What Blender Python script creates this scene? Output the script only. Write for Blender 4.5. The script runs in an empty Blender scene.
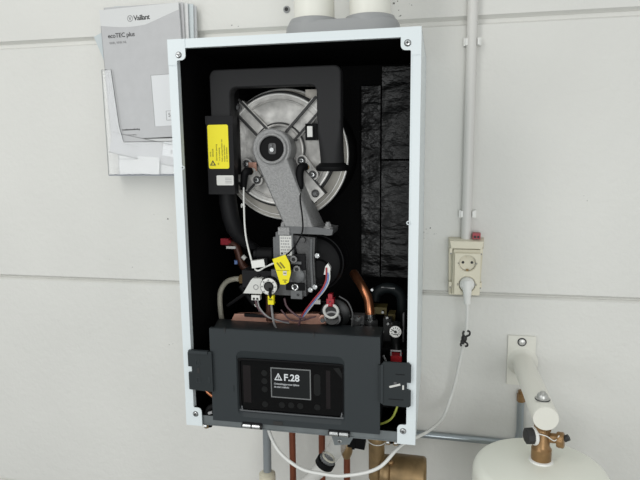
import bpy, bmesh, math, random
from math import pi, sin, cos, radians
from mathutils import Vector, Matrix, Quaternion
random.seed(4)
S = bpy.context.scene
C = S.collection
Z0 = 1.15                       # height of the boiler's underside above the floor (m)

# ------------------------------------------------------------------ camera, world, lights, exposure
cam = bpy.data.objects.new('camera', bpy.data.cameras.new('camera'))
C.objects.link(cam)
cam.data.sensor_width = 36.0
cam.data.lens = 577.0 / 640.0 * 36.0
cam.data.clip_start = 0.02
yaw, pitch, roll = 0.20333948, -0.15660203, 0.01162503
Rm = Matrix.Rotation(yaw, 3, 'Z') @ Matrix.Rotation(pitch, 3, 'X') @ Matrix.Rotation(roll, 3, 'Y')
cx, cy, cz = Rm.col[0], Rm.col[2], -Rm.col[1]
cam.matrix_world = Matrix(((cx[0], cy[0], cz[0], 0.25163), (cx[1], cy[1], cz[1], -0.98038),
                           (cx[2], cy[2], cz[2], 0.52755 + Z0), (0, 0, 0, 1)))
S.camera = cam

W = bpy.data.worlds.new('room_light')
S.world = W
W.use_nodes = True
W.node_tree.nodes['Background'].inputs[0].default_value = (0.97, 1.0, 1.0, 1)
W.node_tree.nodes['Background'].inputs[1].default_value = 0.66

def area(name, loc, target, sx, sy, power, col=(1, 0.98, 0.95)):
    l = bpy.data.lights.new(name, 'AREA')
    l.shape = 'RECTANGLE'; l.size = sx; l.size_y = sy; l.energy = power; l.color = col
    o = bpy.data.objects.new(name, l)
    C.objects.link(o)
    o.location = loc
    o.rotation_euler = (Vector(target) - Vector(loc)).to_track_quat('-Z', 'Y').to_euler()
    return o
area('ceiling_lamp', (-0.9, -1.5, 2.95), (-0.3, -0.2, 1.0), 0.5, 1.8, 13)
area('window_light', (-3.0, -4.2, 1.75), (0.0, 0.3, 1.3), 2.4, 1.6, 37, (0.96, 0.99, 1.0))

area('right_wall_fill', (1.1, -3.9, 1.35), (0.6, 0.3, 1.1), 2.2, 1.5, 48, (0.98, 1.0, 1.0))  # added fill behind the camera that lifts the darker right wall

S.view_settings.view_transform = 'Standard'
S.view_settings.look = 'None'
S.view_settings.gamma = 1.0
S.view_settings.exposure = -0.06
S.view_settings.use_curve_mapping = False

# ------------------------------------------------------------------ materials
def mat(name, col, rough=0.5, metal=0.0, bump=0.0, bscale=200.0, var=0.0, vscale=20.0, spec=0.5, emit=0.0, stretch=None):
    m = bpy.data.materials.new(name)
    m.use_nodes = True
    nt = m.node_tree
    b = nt.nodes['Principled BSDF']
    b.inputs['Base Color'].default_value = (*col, 1)
    b.inputs['Roughness'].default_value = rough
    b.inputs['Metallic'].default_value = metal
    b.inputs['Specular IOR Level'].default_value = spec
    tc = nt.nodes.new('ShaderNodeTexCoord')
    mp = nt.nodes.new('ShaderNodeMapping')
    nt.links.new(tc.outputs['Object'], mp.inputs[0])
    if stretch: mp.inputs['Scale'].default_value = stretch
    if var > 0:
        n = nt.nodes.new('ShaderNodeTexNoise')
        n.inputs['Scale'].default_value = vscale; n.inputs['Detail'].default_value = 6
        nt.links.new(mp.outputs[0], n.inputs['Vector'])
        r = nt.nodes.new('ShaderNodeValToRGB')
        r.color_ramp.elements[0].position = 0.3; r.color_ramp.elements[1].position = 0.7
        r.color_ramp.elements[0].color = tuple(c * (1 - var) for c in col) + (1,)
        r.color_ramp.elements[1].color = tuple(min(1, c * (1 + var)) for c in col) + (1,)
        nt.links.new(n.outputs['Fac'], r.inputs[0])
        nt.links.new(r.outputs[0], b.inputs['Base Color'])
    if bump > 0:
        n = nt.nodes.new('ShaderNodeTexNoise')
        n.inputs['Scale'].default_value = bscale; n.inputs['Detail'].default_value = 5
        nt.links.new(mp.outputs[0], n.inputs['Vector'])
        bp = nt.nodes.new('ShaderNodeBump')
        bp.inputs['Strength'].default_value = bump; bp.inputs['Distance'].default_value = 0.012 if name == 'black_wrinkled_foil' else 0.003
        nt.links.new(n.outputs['Fac'], bp.inputs['Height'])
        nt.links.new(bp.outputs[0], b.inputs['Normal'])
    if emit > 0:
        b.inputs['Emission Color'].default_value = (*col, 1)
        b.inputs['Emission Strength'].default_value = emit
    return m

def wall_mat():
    m = mat('painted_concrete', (0.68, 0.675, 0.64), 0.55, 0, 0.42, 70, 0.03, 3.0, spec=0.3)
    nt = m.node_tree
    b = nt.nodes['Principled BSDF']
    base = b.inputs['Base Color'].links[0].from_socket
    geo = nt.nodes.new('ShaderNodeNewGeometry')
    n = nt.nodes.new('ShaderNodeTexNoise')
    n.inputs['Scale'].default_value = 170; n.inputs['Detail'].default_value = 3
    nt.links.new(geo.outputs['Position'], n.inputs['Vector'])
    # black scuffs where the paint has been knocked off: (x, z, radius, amount)
    acc = None
    for x, z, r, a in SCUFFS:
        d = nt.nodes.new('ShaderNodeVectorMath'); d.operation = 'DISTANCE'
        d.inputs[1].default_value = (x / 1000, 0.340, z / 1000 + Z0)
        nt.links.new(geo.outputs['Position'], d.inputs[0])
        mr = nt.nodes.new('ShaderNodeMapRange')
        mr.inputs[1].default_value = 0; mr.inputs[2].default_value = r / 1000
        mr.inputs[3].default_value = a; mr.inputs[4].default_value = 0
        nt.links.new(d.outputs['Value'], mr.inputs[0])
        if acc is None: acc = mr.outputs[0]
        else:
            mx = nt.nodes.new('ShaderNodeMath'); mx.operation = 'MAXIMUM'
            nt.links.new(acc, mx.inputs[0]); nt.links.new(mr.outputs[0], mx.inputs[1]); acc = mx.outputs[0]
    ad = nt.nodes.new('ShaderNodeMath'); ad.operation = 'ADD'
    nt.links.new(n.outputs['Fac'], ad.inputs[0]); nt.links.new(acc, ad.inputs[1])
    st = nt.nodes.new('ShaderNodeMapRange')
    st.inputs[1].default_value = 0.78; st.inputs[2].default_value = 0.84
    nt.links.new(ad.outputs[0], st.inputs[0])
    mix = nt.nodes.new('ShaderNodeMix'); mix.data_type = 'RGBA'
    nt.links.new(st.outputs[0], mix.inputs['Factor'])
    nt.links.new(base, mix.inputs['A']); mix.inputs['B'].default_value = (0.07, 0.07, 0.065, 1)
    nt.links.new(mix.outputs['Result'], b.inputs['Base Color'])
    return m
SCUFFS = [(216, 338, 16, .27), (232, 343, 18, .25), (244, 332, 14, .22), (222, 326, 12, .2), (150, 835, 22, .27), (160, 815, 24, .22), (186, 830, 16, .25),
          (-406, 360, 6, .35), (-221, 813, 8, .3), (-208, 806, 6, .28), (345, 340, 5, .2),
          (-640, 40, 30, .16), (-420, 30, 30, .15), (-560, 250, 26, .15), (-510, 236, 12, .17), (-245, -120, 60, .16), (-290, -90, 40, .15),
          (560, 420, 20, .14), (620, -40, 16, .15), (600, 640, 20, .14), (-183, -190, 14, .22)]

def plastic_clear(name, tint, diff=0.1, rough=0.05):
    m = bpy.data.materials.new(name); m.use_nodes = True
    nt = m.node_tree
    nt.nodes.remove(nt.nodes['Principled BSDF'])
    out = nt.nodes['Material Output']
    t = nt.nodes.new('ShaderNodeBsdfTransparent'); t.inputs[0].default_value = (*tint, 1)
    d = nt.nodes.new('ShaderNodeBsdfDiffuse'); d.inputs[0].default_value = (0.8, 0.82, 0.83, 1)
    g = nt.nodes.new('ShaderNodeBsdfGlossy'); g.inputs['Roughness'].default_value = rough
    a = nt.nodes.new('ShaderNodeMixShader'); a.inputs[0].default_value = diff
    b = nt.nodes.new('ShaderNodeMixShader')
    nt.links.new(t.outputs[0], a.inputs[1]); nt.links.new(d.outputs[0], a.inputs[2])
    b.inputs[0].default_value = 0.05
    nt.links.new(a.outputs[0], b.inputs[1]); nt.links.new(g.outputs[0], b.inputs[2])
    nt.links.new(b.outputs[0], out.inputs[0])
    return m

M = {}
M['wall'] = wall_mat()
M['floor'] = mat('grey_screed', (0.22, 0.22, 0.21), 0.7, 0, 0.2, 40, 0.1, 5)
M['white_steel'] = mat('white_powder_coat', (0.70, 0.755, 0.77), 0.35, 0, 0.05, 300)
M['galv'] = mat('galvanised_steel', (0.20, 0.22, 0.225), 0.42, 0.6, 0.05, 200, 0.12, 30)
M['chrome'] = mat('bright_steel', (0.62, 0.63, 0.63), 0.25, 1.0)
M['sticker_metal'] = mat('dull_nickel', (0.50, 0.50, 0.48), 0.35, 0.7)
M['steel_ring'] = mat('rolled_steel', (0.80, 0.79, 0.76), 0.35, 0.35)
M['black_foam'] = mat('black_insulation_foam', (0.0035, 0.0035, 0.0037), 0.75, 0, 0.5, 60, spec=0.08)
M['foil'] = mat('black_wrinkled_foil', (0.005, 0.005, 0.0052), 0.3, 0, 1.0, 16, spec=0.28, stretch=(0.7, 1, 1.3))
M['black'] = mat('black_plastic', (0.005, 0.005, 0.0055), 0.5, spec=0.1)
M['duct'] = mat('charcoal_duct_plastic', (0.024, 0.024, 0.025), 0.55, 0, 0.08, 400, spec=0.14)
M['label_box'] = mat('black_silencer_plastic', (0.011, 0.011, 0.012), 0.5, 0, 0.06, 400, spec=0.14)
M['cast'] = mat('cast_aluminium', (0.47, 0.46, 0.44), 0.4, 0.3, 0.5, 55, 0.4, 32)
M['cast_arm'] = mat('sand_cast_aluminium', (0.29, 0.29, 0.288), 0.5, 0.3, 0.55, 500, 0.16, 260)
M['cast_dark'] = mat('dark_cast_aluminium', (0.085, 0.085, 0.086), 0.45, 0.3, 0.3, 200, 0.15, 60)
M['rib_shade'] = mat('cast_rib_shade', (0.035, 0.035, 0.035), 0.5, 0.4)  # near-black: shading along the cast ribs put into their colour
M['valve_grey'] = mat('grey_valve_metal', (0.12, 0.123, 0.126), 0.45, 0.2, 0.2, 200)
M['yellow'] = mat('yellow_label', (0.82, 0.72, 0.0), 0.45)
M['ink'] = mat('black_ink', (0.02, 0.02, 0.02), 0.6)
M['ink_soft'] = mat('olive_print', (0.22, 0.19, 0.01), 0.6)
M['ink_grey'] = mat('grey_print', (0.25, 0.25, 0.25), 0.6)
M['olive'] = mat('tarnished_brass', (0.07, 0.055, 0.014), 0.45, 0.3)
M['paper'] = mat('white_paper', (0.70, 0.71, 0.72), 0.6)
M['cover_grey'] = mat('grey_booklet_cover', (0.46, 0.46, 0.465), 0.35, var=0.03, vscale=40)
M['cover_light'] = mat('pale_booklet_band', (0.62, 0.625, 0.62), 0.35)
M['paper_blue'] = mat('pale_blue_paper', (0.55, 0.60, 0.61), 0.6)
M['blue_grey'] = mat('smoky_acrylic_edge', (0.28, 0.30, 0.34), 0.3)
M['sticker'] = mat('white_sticker', (0.62, 0.62, 0.59), 0.4)
M['sticker_print'] = mat('blurred_sticker_print', (0.30, 0.30, 0.30), 0.5)
M['white_plastic'] = mat('white_plastic', (0.76, 0.76, 0.73), 0.35)
M['cream'] = mat('cream_plastic', (0.70, 0.655, 0.515), 0.4)
M['cream_dark'] = mat('aged_cream_plastic', (0.62, 0.58, 0.45), 0.45)
M['cream_paint'] = mat('cream_painted_steel', (0.72, 0.71, 0.64), 0.3)
M['tank'] = mat('cream_grey_tank_paint', (0.80, 0.81, 0.725), 0.32)
M['conduit'] = mat('white_pvc_conduit', (0.64, 0.63, 0.60), 0.4)
M['flue_grey'] = mat('grey_flue_plastic', (0.28, 0.285, 0.285), 0.5)
M['flue_white'] = mat('white_flue_plastic', (0.72, 0.71, 0.64), 0.4)
M['copper'] = mat('oxidised_copper', (0.19, 0.055, 0.026), 0.4, 0.45, 0, 1, 0.2, 30)
M['copper_dull'] = mat('dull_brown_copper', (0.075, 0.028, 0.017), 0.45, 0.3)
M['copper_bright'] = mat('bright_copper', (0.55, 0.22, 0.11), 0.3, 0.9, 0, 1, 0.2, 30)
M['copper_plate'] = mat('brazed_copper_plate', (0.50, 0.27, 0.20), 0.35, 0.3, 0.3, 60, 0.25, 25)
M['brass'] = mat('weathered_brass', (0.24, 0.16, 0.075), 0.42, 0.55, 0.15, 150, 0.25, 40)
M['brass_valve'] = mat('brass', (0.27, 0.16, 0.07), 0.36, 0.6, 0.1, 150, 0.15, 40)
M['zinc'] = mat('zinc_plated_pipe', (0.36, 0.40, 0.42), 0.3, 0.75)
M['grey_paint'] = mat('grey_painted_pipe', (0.22, 0.24, 0.25), 0.45)
M['hose'] = mat('beige_braided_hose', (0.40, 0.38, 0.31), 0.5, 0.1, 0.6, 300)
M['dark_pipe'] = mat('black_pipe_insulation', (0.008, 0.011, 0.012), 0.5, spec=0.16)
M['ebox'] = mat('anthracite_box_plastic', (0.031, 0.037, 0.040), 0.5, 0, 0.04, 500, spec=0.25)
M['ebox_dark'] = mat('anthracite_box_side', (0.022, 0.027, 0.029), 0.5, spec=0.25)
M['glass'] = mat('black_gloss_glass', (0.003, 0.003, 0.0033), 0.06, spec=0.22)
M['lip'] = mat('gloss_lip_highlight', (0.10, 0.105, 0.11), 0.2, spec=0.6)  # paler than the box: light caught by the rounded lip put into the colour
M['button'] = mat('touch_button_grey', (0.007, 0.0075, 0.0075), 0.35, spec=0.25)
M['tint'] = mat('brown_panel_strip', (0.010, 0.0075, 0.008), 0.3, spec=0.25)  # brownish black, slightly paler than the glass around it
M['screen'] = mat('lit_screen_dark', (0.008, 0.009, 0.0095), 0.4, emit=0.2, spec=0.2)
M['screen_edge'] = mat('screen_border', (0.16, 0.165, 0.165), 0.4)
M['screen_text'] = mat('lit_screen_text', (0.45, 0.47, 0.48), 0.5, emit=0.45)
M['screen_text_dim'] = mat('lit_screen_small_text', (0.28, 0.29, 0.30), 0.5, emit=0.4)
M['red'] = mat('red_plastic', (0.33, 0.016, 0.03), 0.4)
M['red_deep'] = mat('dark_red_plastic', (0.36, 0.015, 0.02), 0.4)
M['blue'] = mat('blue_wire', (0.16, 0.26, 0.55), 0.45)
M['red_wire'] = mat('red_wire', (0.36, 0.04, 0.05), 0.45)
M['purple_wire'] = mat('dark_violet_wire', (0.10, 0.05, 0.06), 0.45)
M['white_wire'] = mat('white_silicone_cable', (0.72, 0.72, 0.69), 0.4)
M['green_wire'] = mat('yellow_green_wire', (0.50, 0.55, 0.10), 0.45)
M['pump_black'] = mat('black_pump_rubber', (0.010, 0.011, 0.011), 0.4, spec=0.4)
M['clear'] = plastic_clear('clear_acrylic', (0.985, 0.985, 0.985), 0.03)
M['siphon'] = plastic_clear('translucent_siphon', (0.93, 0.93, 0.92), 0.14, 0.08)
M['door_beige'] = mat('beige_chamber_seal', (0.40, 0.38, 0.34), 0.5, 0.15, 0.3, 80, 0.15, 30)
M['mica'] = mat('white_insulation_mat', (0.62, 0.58, 0.52), 0.7, 0, 0.4, 90, 0.15, 40)

# ------------------------------------------------------------------ mesh builder (millimetres; x right, y into the wall, z up from the boiler's underside)
def rrect(x0, x1, z0, z1, r, n=6):
    pts = []
    for cxx, czz, a0 in ((x1 - r, z1 - r, 0), (x0 + r, z1 - r, 90), (x0 + r, z0 + r, 180), (x1 - r, z0 + r, 270)):
        for i in range(n + 1):
            a = radians(a0 + 90 * i / n)
            pts.append((cxx + r * cos(a), czz + r * sin(a)))
    return pts
def circ(x, z, r, n=40):
    return [(x + r * cos(2 * pi * i / n), z + r * sin(2 * pi * i / n)) for i in range(n)]
def catmull(P, n=8):
    P = [Vector(p) for p in P]
    if len(P) < 3: return P
    Q = [2 * P[0] - P[1]] + P + [2 * P[-1] - P[-2]]
    out = []
    for i in range(1, len(Q) - 2):
        for k in range(n):
            t = k / n
            a, b, c, d = Q[i - 1], Q[i], Q[i + 1], Q[i + 2]
            out.append(0.5 * ((2 * b) + (-a + c) * t + (2 * a - 5 * b + 4 * c - d) * t * t + (-a + 3 * b - 3 * c + d) * t ** 3))
    out.append(P[-1])
    return out

class MB:
    def __init__(self):
        self.bm = bmesh.new(); self.mats = []
    def _mi(self, m):
        if m not in self.mats: self.mats.append(m)
        return self.mats.index(m)
    def _join(self, t, m, xf=None):
        if xf is not None: bmesh.ops.transform(t, matrix=xf, verts=t.verts)
        bmesh.ops.recalc_face_normals(t, faces=t.faces)
        k = self._mi(m)
        for f in t.faces: f.material_index = k
        me = bpy.data.meshes.new('tmp'); t.to_mesh(me); t.free()
        self.bm.from_mesh(me); bpy.data.meshes.remove(me)
        return self
    def loft(self, loops, m, cap=True, xf=None, bevel=0, closed=False):
        t = bmesh.new()
        L = [[t.verts.new(p) for p in lp] for lp in loops]
        n = len(L[0])
        rng = range(len(L)) if closed else range(len(L) - 1)
        for i in rng:
            a, b = L[i], L[(i + 1) % len(L)]
            for j in range(n):
                t.faces.new((a[j], a[(j + 1) % n], b[(j + 1) % n], b[j]))
        if cap and not closed:
            t.faces.new(L[0]); t.faces.new(L[-1])
        if bevel > 0:
            es = [e for e in t.edges if len(e.link_faces) == 2 and e.calc_face_angle(0) > 0.6]
            bmesh.ops.bevel(t, geom=es, offset=bevel, segments=2, profile=0.5, affect='EDGES', clamp_overlap=True)
        return self._join(t, m, xf)
    def prism(self, poly, y0, y1, m, bevel=0, xf=None):
        return self.loft([[(x, y0, z) for x, z in poly], [(x, y1, z) for x, z in poly]], m, True, xf, bevel)
    def box(self, x0, x1, y0, y1, z0, z1, m, bevel=0, xf=None):
        return self.prism([(x0, z0), (x1, z0), (x1, z1), (x0, z1)], y0, y1, m, bevel, xf)
    def ringplate(self, outer, inner, y0, y1, m, yi0=None, yi1=None):   # plate with a hole; outer and inner loops of equal length
        yi0 = y0 if yi0 is None else yi0; yi1 = y1 if yi1 is None else yi1
        return self.loft([[(x, y0, z) for x, z in outer], [(x, yi0, z) for x, z in inner],
                          [(x, yi1, z) for x, z in inner], [(x, y1, z) for x, z in outer]], m, closed=True)
    def tube(self, P, r, m, seg=12, n=8, smooth=True):
        P = catmull(P, n) if smooth else [Vector(p) for p in P]
        R_ = r if isinstance(r, (list, tuple)) else None
        t = (P[1] - P[0]).normalized()
        u = t.orthogonal().normalized()
        loops = []
        for i, p in enumerate(P):
            t2 = ((P[min(i + 1, len(P) - 1)] - P[max(i - 1, 0)])).normalized()
            q = t.rotation_difference(t2); u = q @ u; t = t2
            u = (u - t * u.dot(t)).normalized()
            v = t.cross(u)
            if R_:
                f = i / (len(P) - 1) * (len(R_) - 1); k = min(int(f), len(R_) - 2); rr = R_[k] + (R_[k + 1] - R_[k]) * (f - k)
            else: rr = r
            loops.append([p + rr * (u * cos(2 * pi * j / seg) + v * sin(2 * pi * j / seg)) for j in range(seg)])
        return self.loft(loops, m)
    def lathe(self, prof, o, axis, m, seg=40):        # prof: (radius, distance along axis)
        a = Vector(axis).normalized(); u = a.orthogonal().normalized(); v = a.cross(u); o = Vector(o)
        loops = [[o + a * d + max(r, 0.01) * (u * cos(2 * pi * j / seg) + v * sin(2 * pi * j / seg)) for j in range(seg)] for r, d in prof]
        return self.loft(loops, m)
    def cyl(self, p0, p1, r, m, seg=32, ch=0.0):
        p0, p1 = Vector(p0), Vector(p1); L = (p1 - p0).length
        pr = [(r, 0), (r, L)] if ch <= 0 else [(r - ch, 0), (r, ch), (r, L - ch), (r - ch, L)]
        return self.lathe(pr, p0, p1 - p0, m, seg)
    def torus(self, o, axis, R, r, m, seg=96, rs=12, a0=0.0, a1=2 * pi):
        a = Vector(axis).normalized(); u = a.orthogonal().normalized(); v = a.cross(u); o = Vector(o)
        loops = []
        for i in range(seg):
            th = 2 * pi * i / seg; d = u * cos(th) + v * sin(th)
            loops.append([o + d * (R + r * cos(2 * pi * j / rs)) + a * (r * sin(2 * pi * j / rs)) for j in range(rs)])
        return self.loft(loops, m, closed=True)
    def ball(self, o, rx, ry, rz, m, seg=20):
        t = bmesh.new()
        bmesh.ops.create_uvsphere(t, u_segments=seg, v_segments=seg // 2, radius=1.0)
        return self._join(t, m, Matrix.Translation(o) @ Matrix.Diagonal((rx, ry, rz, 1)))
    def hexnut(self, p0, p1, r, m):
        return self.cyl(p0, p1, r, m, seg=6)
    def screw(self, o, r, m, dark):                   # pan head with a cross recess, facing -y
        x, y, z = o
        self.lathe([(r, 0), (r, -1.2), (r * .75, -2.4), (0, -2.8)], o, (0, 1, 0), m, 20)
        self.box(x - r * .6, x + r * .6, y - 3.0, y - 2.2, z - r * .14, z + r * .14, dark)
        self.box(x - r * .14, x + r * .14, y - 3.0, y - 2.2, z - r * .6, z + r * .6, dark)
        return self
    def text(self, s, x, y, z, size, m, bold=0.0, rot=0.0, align='LEFT', space=1.0, xf=None, thick=0.15):
        cu = bpy.data.curves.new('tmp_text', 'FONT')
        cu.body = s; cu.size = size; cu.align_x = align; cu.offset = bold; cu.space_character = space; cu.extrude = thick
        cu.resolution_u = 3
        ob = bpy.data.objects.new('tmp_text', cu); C.objects.link(ob)
        dg = bpy.context.evaluated_depsgraph_get()
        me = bpy.data.meshes.new_from_object(ob.evaluated_get(dg))
        bpy.data.objects.remove(ob); bpy.data.curves.remove(cu)
        t = bmesh.new(); t.from_mesh(me); bpy.data.meshes.remove(me)
        mt = Matrix.Translation((x, y, z)) @ Matrix.Rotation(-rot, 4, 'Y') @ Matrix.Rotation(pi / 2, 4, 'X')
        return self._join(t, m, (xf @ mt) if xf is not None else mt)

WLOC = {}
def place(o, w, parent):
    WLOC[o.name] = Vector(w)
    if parent is not None:
        o.parent = parent; o.location = Vector(w) - WLOC[parent.name]
    else: o.location = w
def obj(name, mb, parent=None, angle=35):
    me = bpy.data.meshes.new(name)
    bm = mb.bm
    xs = [v.co for v in bm.verts]
    c = Vector([(min(p[i] for p in xs) + max(p[i] for p in xs)) / 2 for i in range(3)])
    bmesh.ops.translate(bm, verts=bm.verts, vec=-c)
    bmesh.ops.scale(bm, verts=bm.verts, vec=(0.001,) * 3)
    for f in bm.faces: f.smooth = True
    bm.to_mesh(me); bm.free()
    me.set_sharp_from_angle(angle=radians(angle))
    for k in mb.mats: me.materials.append(M[k])
    o = bpy.data.objects.new(name, me); C.objects.link(o)
    place(o, c * 0.001 + Vector((0, 0, Z0)), parent)
    return o
def tag(o, label, cat, group=None):
    o['label'] = label; o['category'] = cat
    if group: o['group'] = group
    return o
def thing(name, label, cat, loc, group=None):
    o = bpy.data.objects.new(name, None); C.objects.link(o)
    o.empty_display_size = 0.05
    place(o, Vector(loc) * 0.001 + Vector((0, 0, Z0)), None)
    return tag(o, label, cat, group)

# ------------------------------------------------------------------ the setting
def build_setting():
    prof = [(340, -Z0 * 1000)]
    for zt, zb in ((-396, -412), (203.5, 190), (803, 783), (1402, 1386)):
        prof += [(340, zb), (346, zb + 4.0), (350, zb + 5.0), (351, zt - 7), (340, zt)]
    prof += [(340, 1700), (380, 1700), (380, -Z0 * 1000)]
    mb = MB()
    mb.loft([[(-2600, y, z) for y, z in prof], [(2600, y, z) for y, z in prof]], 'wall')
    o = obj('wall_back', mb, angle=15); o['kind'] = 'structure'
    mb = MB(); mb.box(-2600, 2600, -3600, 380, -Z0 * 1000 - 50, -Z0 * 1000, 'floor')
    o = obj('floor', mb); o['kind'] = 'structure'
build_setting()

# ------------------------------------------------------------------ the wall-hung boiler
boiler = thing('wall_hung_boiler', 'large white-framed gas boiler on the wall with its front cover off', 'boiler', (0, 339, 0))

def build_casing():
    mb = MB()
    # sheet-steel shell
    mb.box(-220, -218.4, 1, 339.5, 0, 720, 'white_steel').box(218.4, 220, 1, 339.5, 0, 720, 'white_steel')
    mb.box(-220, 220, 1, 339.5, 718.4, 720, 'white_steel').box(-219, 219, 30, 339.5, 0, 1.6, 'galv')
    mb.box(-219, 219, 336, 339.5, 0, 719, 'galv')
    # front flange
    mb.box(-220, -204, 0, 1.6, 0, 720, 'white_steel', .4).box(204, 220, 0, 1.6, 0, 720, 'white_steel', .4)
    mb.box(-220, 220, 0, 1.6, 706, 720, 'white_steel', .4)
    # rolled inner lips
    mb.box(-205.5, -203.5, -.6, 12, 36, 690, 'white_steel', .5).box(203.5, 205.5, -.6, 12, 36, 690, 'white_steel', .5)
    mb.box(-190, 190, -.4, 10, 704.5, 706.5, 'white_steel', .4)
    # corner tabs, rounded towards the opening
    for s in (-1, 1):
        tp = [(-220, 720), (-187, 720), (-187, 692)] + [(-195 + 8 * cos(radians(a)), 692 + 8 * sin(radians(a))) for a in range(-15, -91, -15)] + \
             [(-201 - 3 * sin(radians(a)), 680 + 4 * cos(radians(a))) for a in (0, 30, 60, 90)] + [(-204, 676), (-220, 676)]
        mb.prism([(s * -x, z) for x, z in tp], -1.0, 1.0, 'white_steel', .3)
        bp = [(-220, 0), (-187.5, 0), (-187.5, 29)] + [(-195.5 + 8 * cos(radians(a)), 29 + 8 * sin(radians(a))) for a in range(15, 91, 15)] + \
             [(-201 - 3 * sin(radians(a)), 41 - 4 * cos(radians(a))) for a in (0, 30, 60, 90)] + [(-204, 46), (-220, 46)]
        mb.prism([(s * -x, z) for x, z in bp], -1.0, 1.0, 'white_steel', .3)
    cas = obj('casing', mb, boiler); cas['label'] = 'white steel casing with open front'
    mb = MB(); mb.box(-190, 189, 4, 6, 1, 20, 'galv', .4).box(-190, 189, 4, 40, 1, 3, 'galv').box(-190, 189, 3, 5, 1, 3.2, 'galv', .4)
    obj('bottom_rail', mb, cas)['label'] = 'grey galvanised rail along the bottom'
    for x, z in ((-199.5, 693), (198, 695), (198, 25), (-200, 24)):
        mb = MB(); mb.screw((x, -1, z), 4.6, 'chrome', 'ink'); mb.torus((x, -1.2, z), (0, 1, 0), 5, .7, 'cast_dark', 24, 6)
        obj('corner_screw', mb, cas)
    for x, z in ((-202, 497), (203, 402)):
        mb = MB(); mb.torus((x, -1.2, z), (0, 1, 0), 2.8, 0.9, 'white_steel', 20, 8); obj('latch_loop', mb, cas)
    for x in (-183, 170, 184):
        mb = MB(); mb.cyl((x, 10, -8), (x, 10, 2), 4.5, 'brass').ball((x + 6, 12, -5), 5, 4, 3, 'black')
        mb.cyl((x - 2, 4, -2), (x + 3, 4, -2), 3, 'chrome', 12)
        obj('bottom_latch', mb, cas)
build_casing()

def build_insulation():
    mb = MB()
    mb.box(-218, -207, 14, 336, 3, 718, 'black_foam').box(207, 218, 14, 336, 3, 718, 'black_foam')
    mb.box(-218, 218, 14, 336, 707, 718, 'black_foam').box(-218, 218, 322, 336, 3, 718, 'black_foam')
    mb.box(-218, 218, 42, 336, 2, 8, 'black')
    ins = obj('insulation_lining', mb, boiler)
    for x0, x1, z0, z1, y in ((84, 125, 240, 660, 296), (128, 205, 504, 700, 300), (128, 205, 240, 500, 298)):
        mb = MB(); mb.box(x0, x1, y, 324, z0, z1, 'foil', 4); obj('insulation_pad', mb, ins)
build_insulation()

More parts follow.
